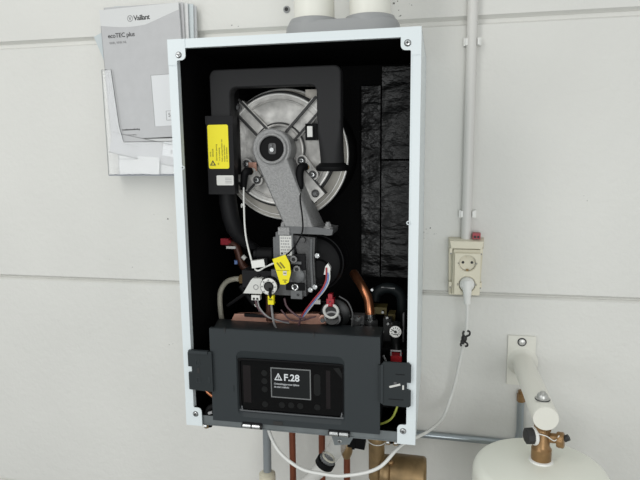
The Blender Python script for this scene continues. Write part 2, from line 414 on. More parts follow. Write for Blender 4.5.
def build_chamber():
    mb = MB()
    mb.lathe([(118, 150), (124, 152), (124, 300), (118, 304)], (-50, 0, 516), (0, 1, 0), 'black', 72)
    hx = obj('heat_exchanger', mb, boiler)
    mb = MB()
    mb.ringplate(circ(-50, 516, 126, 96), circ(-50, 516, 96, 96), 140, 152, 'door_beige')
    obj('chamber_flange', mb, hx)
    for R_, y, r in ((126.5, 144, 3.0), (119.5, 139, 1.4)):
        mb = MB(); mb.torus((-50, y, 516), (0, 1, 0), R_, r, 'steel_ring', 128)
        obj('clamp_ring', mb, hx)
    mb = MB(); mb.box(-2, 34, 128, 136, 574, 640, 'mica', 2).box(-2, 34, 127, 129, 598, 600, 'ink_grey').box(-2, 34, 127, 129, 580, 581.5, 'ink_grey')
    for a in (1, -1):
        mb.loft([[(15 - a * 12, 127, 582), (18 - a * 12, 127, 582), (18 + a * 12, 127, 598), (15 + a * 12, 127, 598)],
                 [(15 - a * 12, 129, 582), (18 - a * 12, 129, 582), (18 + a * 12, 129, 598), (15 + a * 12, 129, 598)]], 'ink_grey')
    obj('insulation_mat', mb, hx)['label'] = 'pale insulation mat at the upper right of the door'

    # burner door
    mb = MB(); c = (-52, 527)
    def P(r, a): return (c[0] + r * cos(radians(a)), c[1] + r * sin(radians(a)))
    mb.lathe([(60, 16), (99, 14), (103, 11), (106, 8), (106, -2), (103, -5), (99, -4), (93, -2), (86, 1), (70, 3), (20, 3)], (c[0], 118, c[1]), (0, 1, 0), 'cast', 96)
    def strip(a, off, w, r0, r1, y0, y1, m):
        d = Vector((cos(radians(a)), sin(radians(a)))); n = Vector((-d.y, d.x))
        q = [Vector(c) + d * r + n * o for r, o in ((r0, off - w / 2), (r1, off - w / 2), (r1, off + w / 2), (r0, off + w / 2))]
        mb.prism([(p.x, p.y) for p in q], y0, y1, m, .8)
    strip(-49, 0, 27, 56, 123, 101, 122, 'cast')
    for s in (-1, 1): strip(-49, s * 14, 2.0, 56, 124, 102.5, 122, 'rib_shade')
    for a, r1 in ((134, 122), (47, 122), (-135, 104)):
        strip(a, 0, 24, 30, r1, 112, 122, 'cast')
        for s in (-1, 1): strip(a, s * 11.5, 4.2, 34, r1 + 1, 104, 122, 'rib_shade')
        for s in (-1, 1): strip(a, s * 14.5, 1.6, 40, r1 - 6, 107, 120, 'cast')
    mb.torus((c[0], 112, c[1]), (0, 1, 0), 50, 2.2, 'rib_shade', 72, 8)
    mb.torus((c[0], 110, c[1]), (0, 1, 0), 46.5, 2.8, 'cast', 72, 8)
    mb.torus((c[0], 113, c[1]), (0, 1, 0), 94, 1.6, 'cast', 96, 8)
    door = obj('burner_door', mb, boiler); door['label'] = 'round cast aluminium burner door'
    mb = MB(); mb.torus((c[0], 114, c[1]), (0, 1, 0), 104.5, 2.6, 'steel_ring', 128); obj('rim', mb, door)
    mb = MB(); mb.torus((c[0], 121, c[1]), (0, 1, 0), 108.5, 3.4, 'ink', 128); obj('seal', mb, door)
    for a, r in ((-49, 111), (134, 112)):
        x, z = P(r, a); mb = MB(); mb.hexnut((x, 95, z), (x, 112, z), 5, 'cast_dark'); mb.torus((x, 100, z), (0, 1, 0), 6.5, 1.4, 'cast_dark', 20, 8)
        mb.cyl((x, 93, z), (x, 96, z), 3, 'valve_grey', 16); obj('door_nut', mb, door)
    # sensor in a dark clip
    mb = MB(); mb.box(2, 24, 104, 120, 544, 575, 'black', 2).box(7, 17, 98, 106, 550, 570, 'white_plastic', 3)
    obj('sensor', mb, door)['label'] = 'white sensor in a black clip'
    # two electrode holders
    for q, (pa, pb) in enumerate((((-117, 500), (-96, 469)), ((-6, 506), (15, 479)))):
        mb = MB(); d = (Vector(pb) - Vector(pa)); L = d.length; d.normalize(); n = Vector((-d.y, d.x))
        def at(s, o): return (Vector(pa) + d * s + n * o)
        poly = []
        for k in range(13):
            a = radians(90 + 180 * k / 12); p = at(0, 0) + d * (11 * cos(a)) + n * (11 * sin(a)); poly.append((p.x, p.y))
        for k in range(13):
            a = radians(-90 + 180 * k / 12); p = at(L, 0) + d * (11 * cos(a)) + n * (11 * sin(a)); poly.append((p.x, p.y))
        mb.prism(poly, 104, 114, 'cast', 1.5)
        for s in (0, L):
            p = at(s, 0); mb.screw((p.x, 103, p.y), 5.2, 'chrome', 'ink'); mb.torus((p.x, 103.5, p.y), (0, 1, 0), 6.6, 1.4, 'cast_dark', 24, 8)
        p = at(L * .5, 2); mb.lathe([(8, 0), (7, -7), (4.5, -10), (3, -18)], (p.x, 104, p.y), (0, 1, 0), 'white_plastic', 20)
        mb.lathe([(5.5, -10), (5.5, -14), (4, -15)], (p.x, 104, p.y), (0, 1, 0), 'brass', 16)
        if q == 0:
            p2 = at(L * .1, 6); mb.box(p2.x - 2, p2.x + 14, 102, 106, p2.y - 14, p2.y + 3, 'copper_plate', 1)
        e = obj('electrode', mb, door); e['label'] = ('left' if q == 0 else 'right') + ' electrode with black rubber boot'
        mb = MB()
        if q == 0: mb.tube([(p.x + 4, 84, p.y + 1), (p.x - 4, 76, p.y), (p.x - 8, 76, p.y - 12), (p.x - 11, 78, p.y - 34)], [7, 8, 7.5, 6], 'black')
        else: mb.tube([(p.x + 1, 84, p.y + 1), (p.x - 6, 76, p.y), (p.x - 9, 73, p.y - 12), (p.x - 7, 71, p.y - 32), (p.x - 6, 71, p.y - 40)], [7.5, 8, 7.5, 6.5, 4], 'black')
        obj('rubber_boot', mb, door)
build_chamber()

def build_arm():
    mb = MB()
    # front and back outlines of the casting: hub arc at the top, leg running down to the fan flange
    def outline(cxx, czz, r, lb, rb, n=26):
        pts = []
        a0, a1 = radians(-34), radians(205)
        for i in range(n + 1):
            a = a0 + (a1 - a0) * i / n
            pts.append((cxx + r * cos(a), czz + r * sin(a)))
        return pts + [lb, ((lb[0] * 2 + rb[0]) / 3, lb[1]), ((lb[0] + rb[0] * 2) / 3, rb[1]), rb]
    def yv(y_top, y_bot, z): return y_top + (y_bot - y_top) * max(0, min(1, (520 - z) / 140))
    A = outline(-52, 529, 34.5, (-28, 380), (22, 382)); A1 = outline(-52, 529, 37, (-31, 379), (26, 381))
    B = outline(-50, 529, 34, (-34, 378), (37, 378)); D = outline(-50, 528, 32, (-30, 378), (36, 378))
    mb.loft([[(x, yv(57, 66, z), z) for x, z in A], [(x, yv(60, 69, z), z) for x, z in A1], [(x, yv(98, 106, z), z) for x, z in B], [(x, yv(113, 118, z), z) for x, z in D]], 'cast_arm')
    arm = obj('mixing_pipe', mb, boiler); arm['label'] = 'grey cast arm from hub down to fan'
    mb = MB(); mb.lathe([(23.5, 0), (23.5, -1.0), (22, -1.4), (20.5, 8), (0, 8)], (-51, 57, 529), (0, 1, 0), 'black', 40)
    mb.torus((-51, 56.4, 529), (0, 1, 0), 26, 3.2, 'cast_arm', 48, 10)
    mb.prism(rrect(-57, -43, 519, 539, 4), 56, 66, 'cast_dark', 1).hexnut((-50, 52, 527), (-50, 58, 527), 4.2, 'chrome').cyl((-51, 53, 535), (-51, 58, 535), 2.2, 'valve_grey', 12)
    obj('hub_cover', mb, arm)['label'] = 'black recess with a bolt in the hub'
    mb = MB(); mb.prism([(-44, 371), (59, 369), (61, 379), (30, 383), (-30, 384), (-45, 381)], 64, 124, 'valve_grey', 2)
    mb.lathe([(9, 0), (9, 14), (7, 16)], (50, 74, 368), (0, 0, 1), 'cast_arm', 20)
    obj('arm_flange', mb, arm)
    for x, y in ((-35, 70), (50, 74)):
        mb = MB(); mb.hexnut((x, y, 380), (x, y, 389), 6, 'cast_arm').cyl((x, y, 389), (x, y, 392), 4, 'cast_arm', 16); obj('flange_bolt', mb, arm)
build_arm()

def build_air_duct():
    mb = MB()
    def U(x0, x1, zt, xi0, xi1, zi, zb, ro, ri):
        pts = [(x0, zb)]
        for a in range(180, 89, -15): pts.append((x0 + ro + ro * cos(radians(a)), zt - ro + ro * sin(radians(a))))
        for a in range(90, -1, -15): pts.append((x1 - ro + ro * cos(radians(a)), zt - ro + ro * sin(radians(a))))
        pts += [(x1, zb), (xi1, zb)]
        for a in range(0, 91, 15): pts.append((xi1 - ri + ri * cos(radians(a)), zi - ri + ri * sin(radians(a))))
        for a in range(90, 181, 15): pts.append((xi0 + ri + ri * cos(radians(a)), zi - ri + ri * sin(radians(a))))
        pts.append((xi0, zb))
        return pts
    O = U(-169, 78, 674, -130, 34, 641, 578, 12, 12)
    I = U(-167, 76, 672, -132, 36, 643, 578, 11, 14)
    mb.loft([[(x, 60, z) for x, z in I], [(x, 62, z) for x, z in O], [(x, 86, z) for x, z in O], [(x, 88, z) for x, z in I]], 'duct')
    # right leg: square duct turning into a round pipe
    def rl(x0, x1, y0, y1, r, z, n=6):
        return [(x, y, z) for x, y in rrect(x0, x1, y0, y1, r, n)]
    mb.loft([rl(34.2, 77.8, 60.2, 87, 4, 600), rl(34, 78, 60.1, 90, 6, 560), rl(35, 79, 60, 98, 16, 530), rl(36, 80, 59, 103, 21.5, 508), rl(36, 80, 59, 103, 21.5, 492)], 'duct')
    d = obj('air_duct', mb, boiler); d['label'] = 'charcoal upside-down U-shaped air duct'
    mb = MB(); mb.lathe([(23, 10), (25, 8), (31, 3), (31, -2), (29, -5), (22, -5)], (58, 81, 492), (0, 0, 1), 'black', 48); obj('duct_collar', mb, d)
    mb = MB()
    mb.box(-175, -123, 50, 72, 445, 588, 'label_box', 2.5).box(-176, -122, 49, 73, 575, 590, 'label_box', 1.5)
    mb.box(-140, -130, 84, 110, 480, 640, 'black', 3)
    obj('silencer', mb, d)['label'] = 'black silencer block carrying the yellow label'
    mb = MB()
    def ov(x, y, z, w=17, h=20):
        return [(x + w * cos(2 * pi * j / 24), y + h * sin(2 * pi * j / 24), z) for j in range(24)]
    mb.loft([ov(-154, 92, 448), ov(-153, 92, 425), ov(-149, 94, 395), ov(-143, 100, 368), ov(-132, 112, 346), ov(-116, 128, 330)], 'label_box')
    obj('lower_pipe', mb, d)
    # yellow warning label, printed sideways
    mb = MB()
    mb.prism(rrect(-172.5, -132, 493, 574, 3.5), 49.2, 50, 'yellow')
    V = [(-170, 499), (-158, 499), (-164, 509)]
    mb.prism(V, 48.8, 49.3, 'ink'); mb.prism([(-167, 500.8), (-161, 500.8), (-164, 505.8)], 48.6, 49.3, 'yellow')
    mb.box(-164.5, -163.5, 48.4, 49, 502, 504.5, 'ink')
    mb.text('GEVAAR', -162, 48.9, 515, 4.0, 'ink_soft', .05, pi / 2)
    mb.text('Let op', -167.4, 48.9, 515, 3.4, 'ink_soft', .05, pi / 2)
    mb.text('NL', -152, 48.9, 500, 3.6, 'ink_soft', .05, pi / 2)
    for k, s in enumerate(('Elektrische spanning', 'in de ontsteking')):
        mb.text(s, -155 + k * 5.5, 48.9, 508, 3.7, 'ink_soft', .04, pi / 2)
    for k, s in enumerate(('Vóór werkzaamheden het', 'toestel uitschakelen', 'en laten afkoelen')):
        mb.text(s, -144 + k * 4.6, 48.9, 506, 3.9, 'ink_soft', .04, pi / 2)
    obj('warning_label', mb, d)['label'] = 'yellow warning label with sideways print'
    mb = MB(); mb.prism(rrect(-158, -124.5, 462, 480.5, 2), 49.3, 50, 'sticker')
    for k in range(4): mb.box(-141, -128, 49, 49.4, 466 + k * 3, 467 + k * 3, 'sticker_print')
    obj('type_sticker', mb, d)['label'] = 'small silver sticker'
build_air_duct()

def build_fan():
    mb = MB()
    mb.lathe([(10, 88), (40, 88), (50, 92), (54, 100), (54, 165), (48, 172)], (19, 0, 308), (0, 1, 0), 'black', 64)
    mb.lathe([(16, 82), (18, 80), (18, 90)], (30, 0, 300), (0, 1, 0), 'black', 32)
    mb.torus((19, 104, 308), (0, 1, 0), 54, 2.2, 'label_box', 64, 8); mb.box(29, 45, 86, 96, 266, 269, 'label_box')
    fan = obj('fan', mb, boiler); fan['label'] = 'round black fan housing'
    mb = MB()
    mb.loft([[(-19, 74, 366), (25, 72, 362), (22, 76, 320), (24, 78, 262), (4, 78, 252), (-6, 76, 312)],
             [(-19, 92, 366), (25, 92, 362), (22, 92, 320), (24, 92, 262), (4, 92, 252), (-6, 92, 312)]], 'cast_dark', bevel=2)
    mb.tube([(18, 73, 360), (16, 75, 320), (18, 76, 264)], 3.4, 'valve_grey', 8)
    mb.lathe([(6, 0), (5, 6)], (2, 72, 358), (0, -1, 0), 'cast_dark', 16)
    obj('fan_bracket', mb, fan)
    for x, z in ((29, 328), (24, 267), (15, 261)):
        mb = MB(); mb.hexnut((x, 70, z), (x, 88, z), 5, 'chrome').cyl((x, 66, z), (x, 72, z), 2.8, 'chrome', 14); obj('fan_screw', mb, fan)
    mb = MB(); mb.loft([[(40, 78, 290), (51, 78, 290), (53, 78, 303), (48, 78, 312), (43, 78, 306)], [(40, 90, 290), (51, 90, 290), (53, 90, 303), (48, 90, 312), (43, 90, 306)]], 'white_plastic', bevel=1)
    mb.box(44, 47, 76, 80, 288, 304, 'red')
    obj('fan_connector', mb, fan)['label'] = 'white fan connector'
    mb = MB()
    for m, o in (('red_wire', (0, 0)), ('blue', (3.2, 1)), ('white_wire', (5.5, 3)), ('purple_wire', (1.6, 4))):
        mb.tube([(45 + o[0], 79 + o[1], 296), (45 + o[0], 74 + o[1], 280), (37 + o[0], 72 + o[1], 262), (18 + o[0], 74 + o[1], 238), (0 + o[0], 80 + o[1], 214), (-9, 86, 196)], 1.7, m, 8)
    obj('fan_cable', mb, fan)['label'] = 'red, blue and white wire bundle'
build_fan()

def build_gas_valve():
    mb = MB()
    mb.box(-50, -16, 66, 110, 318, 372, 'valve_grey', 2).box(-56, -46, 68, 100, 320, 362, 'valve_grey', 2).box(-44, -22, 62, 90, 368, 382, 'cast_arm', 2)
    mb.box(-60, 8, 64, 130, 250, 300, 'cast_dark', 3).box(-30, 6, 58, 80, 262, 276, 'black', 2).box(-20, 2, 56, 84, 246, 262, 'valve_grey', 3)
    mb.box(-18, 6, 66, 100, 300, 330, 'label_box', 2).box(-20, 0, 62, 80, 312, 317, 'valve_grey', 1)
    mb.lathe([(13, 0), (13, 12), (10, 14)], (-6, 70, 290), (0, -1, 0), 'valve_grey', 24)
    mb.box(-120, -60, 66, 120, 262, 296, 'label_box', 3)
    gv = obj('gas_valve', mb, boiler); gv['label'] = 'grey gas valve block'
    for x, z, m in ((-8, 303, 'cast_arm'), (-6, 254, 'chrome'), (-12, 268, 'chrome'), (-14, 322, 'cast_arm')):
        mb = MB(); mb.torus((x, 58, z), (0, 1, 0), 5.2, 2, m, 24, 8); mb.cyl((x, 56, z), (x, 62, z), 3, 'ink', 12); obj('valve_screw', mb, gv)
    mb = MB(); mb.box(-42, -19, 64.4, 66.2, 328, 366, 'sticker', .3)
    rr = random.Random(2)
    for r_ in range(6):
        x = -40
        while x < -23:
            w = rr.uniform(1.2, 3.6); mb.box(x, x + w, 64.1, 64.6, 332 + r_ * 5.6, 334.6 + r_ * 5.6, 'sticker_print'); x += w + rr.uniform(.8, 2)
    mb.box(-40, -36, 64, 64.6, 330, 333, 'ink').box(-28, -23, 64, 64.6, 330, 333, 'ink')
    obj('data_sticker', mb, gv)['label'] = 'white data sticker on the gas valve'
    mb = MB(); mb.cyl((-92, 80, 326), (-58, 80, 326), 14, 'black', 24, 2).cyl((-98, 80, 326), (-90, 80, 326), 9, 'label_box', 20)
    obj('solenoid', mb, gv)
    mb = MB(); mb.prism([(-114, 254), (-77, 254), (-75, 260), (-75, 284), (-94, 284), (-98, 280)], 52, 66, 'sticker', 2)
    mb.torus((-88, 52, 267), (0, 1, 0), 4.6, .9, 'sticker_print', 24, 6)
    mb.torus((-72, 52.5, 268), (0, 1, 0), 3, .8, 'ink', 20, 6)
    obj('actuator_cover', mb, gv)['label'] = 'silver-white four-sided actuator cover'
    mb = MB(); mb.torus((-61, 50, 270), (0, 1, 0), 13, 4.0, 'white_plastic', 40, 10); mb.lathe([(13, 8), (11, 2), (9, -2), (7, -6), (4, -6)], (-61, 52, 270), (0, 1, 0), 'ink', 28)
    for a in range(0, 360, 45):
        mb.cyl((-61 + 13 * cos(radians(a)), 45, 270 + 13 * sin(radians(a))), (-61 + 13 * cos(radians(a)), 47, 270 + 13 * sin(radians(a))), 1.5, 'ink_grey', 8)
    mb.cyl((-61, 75, 270), (-61, 48, 270), 17, 'black', 32)
    obj('white_ring_nut', mb, gv)['label'] = 'white ring nut with black centre'
    mb = MB(); mb.box(-61, -50, 40, 50, 237, 254, 'yellow', 1.5).tube([(-57, 44, 268), (-56, 40, 258), (-56, 43, 250)], 3, 'black', 10).box(-59, -52, 38.5, 41, 246, 249, 'ink_soft')
    mb.tube([(-56, 45, 238), (-55, 47, 218), (-53, 50, 198), (-47, 56, 178)], 2.2, 'ink_grey', 8)
    obj('sensor_plug', mb, gv)['label'] = 'yellow plug with dark cable'
    mb = MB(); mb.box(-99, -82, 56, 66, 240, 250, 'white_plastic', 1.5).box(-96, -92, 55, 58, 241, 245, 'ink').box(-89, -85, 55, 58, 241, 245, 'ink')
    mb.tube([(-93, 60, 242), (-88, 60, 225), (-72, 62, 207), (-50, 70, 198), (-30, 76, 194)], 2.0, 'purple_wire', 8).tube([(-88, 60, 242), (-84, 60, 224), (-68, 62, 206), (-46, 70, 196), (-30, 76, 191)], 1.5, 'sticker_print', 8)
    obj('coil_connector', mb, gv)['label'] = 'white two-hole connector with thin wires'
    mb = MB(); mb.cyl((-74, 88, 250), (-74, 88, 190), 6, 'copper_dull', 20); obj('gas_pipe', mb, gv)
    # folded yellow seal tag
    mb = MB()
    q = [(-50, 325), (-25, 334), (-17, 318), (-15, 300), (-20, 281), (-27, 277), (-36, 277)]
    mb.prism(q, 40, 42, 'yellow', .5)
    for a in (0, 1):
        mb.box(-34, -31, 39.4, 40.4, 306, 320, 'ink_soft', xf=Matrix.Translation((-32, 0, 312)) @ Matrix.Rotation(radians(-40), 4, 'Y') @ Matrix.Translation((32 + 2.5 - a * 5, 0, -312 + a * 3)))
    mb.box(-30, -23, 39.4, 40.4, 295, 303, 'sticker').box(-29, -24, 39, 40.2, 298, 300, 'ink_soft').box(-31, -22, 39.4, 40.2, 285, 286.5, 'ink_soft').prism([(-29, 281), (-24, 281), (-26.5, 285)], 39.3, 40.3, 'ink_soft')
    mb.box(-43, -18, 39.6, 40.2, 303.6, 304.4, 'ink_soft')
    obj('yellow_seal_tag', mb, gv)['label'] = 'folded yellow seal tag'
    mb = MB(); mb.tube([(0, 71, 454), (0, 62, 442), (2, 56, 428), (5, 55, 405), (5, 56, 378), (-3, 50, 358), (-14, 44, 342), (-28, 42, 330)], 1.4, 'black', 8)
    obj('tag_wire', mb, gv)
build_gas_valve()

def build_cables_and_pipes():
    mb = MB()
    mb.ball((-115, 78, 470), 8, 6, 8, 'sticker'); mb.tube([(-109, 76, 482), (-113, 74, 465), (-113, 70, 423), (-110, 66, 366), (-98, 60, 318), (-90, 56, 302), (-82, 55, 299), (-70, 55, 306), (-50, 54, 315)], 1.75, 'white_wire', 10)
    mb.box(-95, -69, 50, 60, 306, 320, 'white_plastic', 1.5, Matrix.Translation((-82, 0, 313)) @ Matrix.Rotation(radians(-9), 4, 'Y') @ Matrix.Translation((82, 0, -313)))
    mb.box(-70, -64, 52, 60, 310, 324, 'black', 1)
    mb.tube([(-112, 71, 420), (-119, 76, 424), (-121, 80, 418)], 1.8, 'white_wire', 8)
    obj('ignition_cable', mb, boiler)['label'] = 'white ignition cable with connector'
    mb = MB(); mb.tube([(-187, 120, 178), (-189, 120, 200), (-188, 120, 235), (-175, 120, 257), (-155, 116, 266), (-132, 110, 268)], 5.4, 'hose', 14)
    h = obj('flexible_hose', mb, boiler); h['label'] = 'beige braided flexible hose'
    mb = MB(); mb.hexnut((-138, 110, 268), (-118, 104, 270), 10, 'brass'); obj('hose_nut', mb, h)
    mb = MB(); mb.tube([(-180, 150, 334), (-164, 150, 332), (-157, 150, 318), (-152, 150, 300), (-143, 148, 284), (-118, 142, 276), (-95, 140, 275)], 8.5, 'copper_dull', 16)
    cp = obj('copper_return_pipe', mb, boiler); cp['label'] = 'dull copper pipe on the left'
    mb = MB(); mb.box(-178, -158, 138, 144, 325, 330, 'white_plastic', 1).cyl((-140, 130, 312), (-134, 130, 306), 5, 'sticker', 12).box(-162, -156, 140, 146, 292, 300, 'blue', 1); obj('pipe_clip', mb, cp)
    mb = MB(); mb.box(-190, -173, 138, 150, 333, 346, 'red', 1.5).box(-173, -169, 140, 148, 336, 342, 'red_deep'); obj('temperature_sensor', mb, boiler)['label'] = 'small red sensor clip'
    mb = MB(); mb.tube([(-84, 66, 288), (-96, 62, 272), (-110, 64, 254), (-140, 84, 232), (-165, 100, 214)], 3.2, 'label_box', 10); mb.tube([(-128, 80, 262), (-112, 78, 242), (-100, 78, 226)], 6, 'black', 12)
    mb.cyl((-101, 76, 228), (-96, 76, 221), 2.2, 'chrome', 10).cyl((-92, 78, 214), (-90, 78, 212), 2, 'chrome', 10)
    obj('black_cable', mb, boiler)
    mb = MB()
    mb.loft([[(-162, 96, 176), (40, 96, 186), (38, 96, 200), (24, 98, 206), (-150, 98, 198)], [(-158, 124, 172), (36, 124, 182), (34, 124, 196), (22, 124, 203), (-148, 124, 194)]], 'copper_plate', bevel=3)
    mb.box(-128, -76, 94, 100, 194, 200, 'label_box', 1)
    ph = obj('plate_heat_exchanger', mb, boiler); ph['label'] = 'coppery plate heat exchanger behind the control box'
    for x, z in ((35, 197),):
        mb = MB(); mb.torus((x, 92, z), (0, 1, 0), 7, 3, 'copper_plate', 24, 8); mb.hexnut((x, 84, z), (x, 96, z), 4.6, 'chrome'); obj('plate_nut', mb, ph)
    mb = MB(); mb.tube([(-48, 84, 215), (-30, 84, 196), (-8, 86, 194), (10, 86, 200), (22, 86, 204)], 1.5, 'purple_wire', 8).tube([(-8, 84, 205), (-10, 84, 195), (-14, 84, 178)], 2.2, 'purple_wire', 8)
    mb.tube([(-40, 80, 240), (-34, 80, 222), (-14, 82, 204), (2, 82, 200)], 2.2, 'purple_wire', 8)
    obj('wiring', mb, boiler)
    # automatic air vent with a white ring
    mb = MB(); mb.lathe([(30, 26), (30, 18), (26, 16), (16, 14)], (56, 90, 204), (0, 1, 0), 'pump_black', 40).cyl((54, 88, 206), (56, 110, 195), 17, 'pump_black', 32).torus((55, 84, 203), (0, .9, .3), 14.5, 2.0, 'sticker_print', 40, 8)
    mb.tube([(67, 92, 245), (84, 92, 234), (93, 92, 212), (92, 92, 186)], 1.6, 'cast_dark', 8)
    pv = obj('pump_head', mb, boiler); pv['label'] = 'black pump head with white ring and red cap'
    mb = MB(); mb.torus((53, 80, 218), (0, 1, .15), 13.5, 3.0, 'sticker', 48, 10); mb.lathe([(12, 4), (11, 0), (3, 1)], (53, 80, 218), (0, 1, 0), 'ink', 28); obj('white_ring', mb, pv)
    mb = MB(); mb.box(45, 59, 76, 92, 232, 243, 'red', 2).box(48, 56, 78, 90, 242, 252, 'red', 1.5).cyl((52, 75, 237), (52, 78, 237), 2, 'ink', 10).cyl((53, 80, 236), (53, 76, 228), 5, 'red', 14); obj('red_cap', mb, pv)
    mb = MB(); mb.box(16, 30, 90, 98, 228, 236, 'sticker', 1.5).cyl((30, 94, 232), (44, 92, 233), 2, 'black', 8); obj('white_stub', mb, pv)
    for x, z in ((91, 198), (104, 199), (130, 258)):
        mb = MB(); mb.hexnut((x, 100, z), (x, 112, z), 2.8, 'chrome'); obj('frame_screw', mb, boiler)
    # copper flow pipe on the right and its union
    mb = MB(); mb.tube([(80, 200, 268), (91, 182, 259), (104, 164, 246), (116, 153, 226), (120, 147, 204), (121, 146, 186)], 9.5, 'copper_bright', 18); fp = obj('copper_flow_pipe', mb, boiler); fp['label'] = 'shiny copper pipe on the right'
    mb = MB(); mb.cyl((121, 145, 198), (121, 145, 178), 12, 'chrome', 24).hexnut((121, 145, 184), (121, 145, 164), 17, 'cast_dark'); obj('pipe_union', mb, fp)
    mb = MB(); mb.tube([(126, 190, 214), (130, 190, 230), (146, 190, 240), (165, 190, 239), (180, 190, 226), (183, 190, 200), (183, 190, 150), (183, 190, 90)], 11, 'dark_pipe', 16)
    mb.tube([(140, 181, 244), (168, 180, 243)], 1.2, 'sticker_print', 6, smooth=False).box(188, 191, 120, 130, 140, 208, 'valve_grey')
    obj('insulated_pipe', mb, boiler)
    mb = MB(); mb.box(126, 154, 150, 180, 196, 210, 'olive', 3).box(158, 172, 140, 170, 186, 200, 'olive', 3).box(150, 166, 120, 160, 150, 196, 'pump_black', 4).box(86, 112, 120, 140, 176, 200, 'cast_dark', 3).hexnut((100, 112, 194), (100, 122, 194), 5, 'chrome').hexnut((108, 112, 184), (108, 122, 184), 4, 'chrome')
    for x, y, z in ((158, 112, 200), (160, 112, 188), (166, 105, 170), (150, 108, 212), (150, 108, 172)): mb.cyl((x, y, z), (x, y + 8, z), 2.6, 'chrome', 10)
    mb.box(100, 204, 80, 140, 30, 150, 'black', 6)
    obj('hydraulic_block', mb, boiler)
    mb = MB(); mb.lathe([(13, 26), (13, 4), (11.5, 0), (10.5, 1)], (178, 66, 188), (0, 1, 0), 'pump_black', 32); mb.lathe([(11, 0.5), (11, -0.8)], (178, 66, 188), (0, 1, 0), 'white_plastic', 32)
    g = obj('pressure_gauge', mb, boiler); g['label'] = 'small round white pressure gauge'
    mb = MB()
    for a in range(-120, 151, 30): mb.box(-.5, .5, 64.8, 65.4, 6.2, 9.2, 'ink', xf=Matrix.Translation((178, 0, 188)) @ Matrix.Rotation(radians(a), 4, 'Y'))
    mb.box(-.9, .9, 64.4, 65.0, -3, 8.5, 'ink', xf=Matrix.Translation((178, 0, 188)) @ Matrix.Rotation(radians(-60), 4, 'Y')).cyl((178, 64.2, 188), (178, 65.4, 188), 2.6, 'ink', 14).box(173, 183, 64.8, 65.4, 182.4, 183.6, 'ink'); obj('gauge_needle', mb, g)
    mb = MB(); mb.tube([(178, 82, 176), (178, 84, 160), (180, 80, 140), (180, 70, 110)], 8, 'pump_black', 14); obj('gauge_pipe', mb, g)
    mb = MB(); mb.box(172, 192, 34, 56, 128, 151, 'red_deep', 4); rk = obj('drain_knob', mb, boiler); rk['label'] = 'dark red knob above the right bracket'
    mb = MB(); mb.tube([(172, 40, 150), (172, 40, 160), (190, 40, 160), (190, 40, 150)], 1.8, 'sticker_print', 8, smooth=False).tube([(158, 40, 150), (162, 38, 142), (166, 36, 136)], 2, 'sticker_print', 8); obj('knob_clip', mb, rk)
    mb = MB(); mb.tube([(186, 44, 78), (185, 42, 55), (177, 40, 32), (165, 40, 20), (148, 40, 12)], 2.2, 'green_wire', 10); obj('earth_wire', mb, boiler)['label'] = 'yellow-green earth wire'
    mb = MB(); mb.cyl((-170, 30, 158), (-170, 30, 168), 5, 'white_plastic', 16).box(-178, -164, 30, 44, 145, 156, 'brass', 2); obj('white_cap', mb, boiler)
    mb = MB(); mb.tube([(-192, 26, 80), (-186, 22, 66), (-178, 20, 58), (-166, 20, 50)], 4.2, 'copper_bright', 12); obj('thin_copper_tube', mb, boiler)
    mb = MB(); mb.tube([(-200, 20, 10), (-186, 14, 16), (-176, 12, 32), (-164, 14, 38)], 6, 'black', 12).tube([(-186, 16, 14), (-166, 14, 12)], 4, 'label_box', 10, smooth=False).cyl((-176, 6, 24), (-168, 6, 27), 3, 'sticker_print', 10); obj('rubber_grommet', mb, boiler)
build_cables_and_pipes()

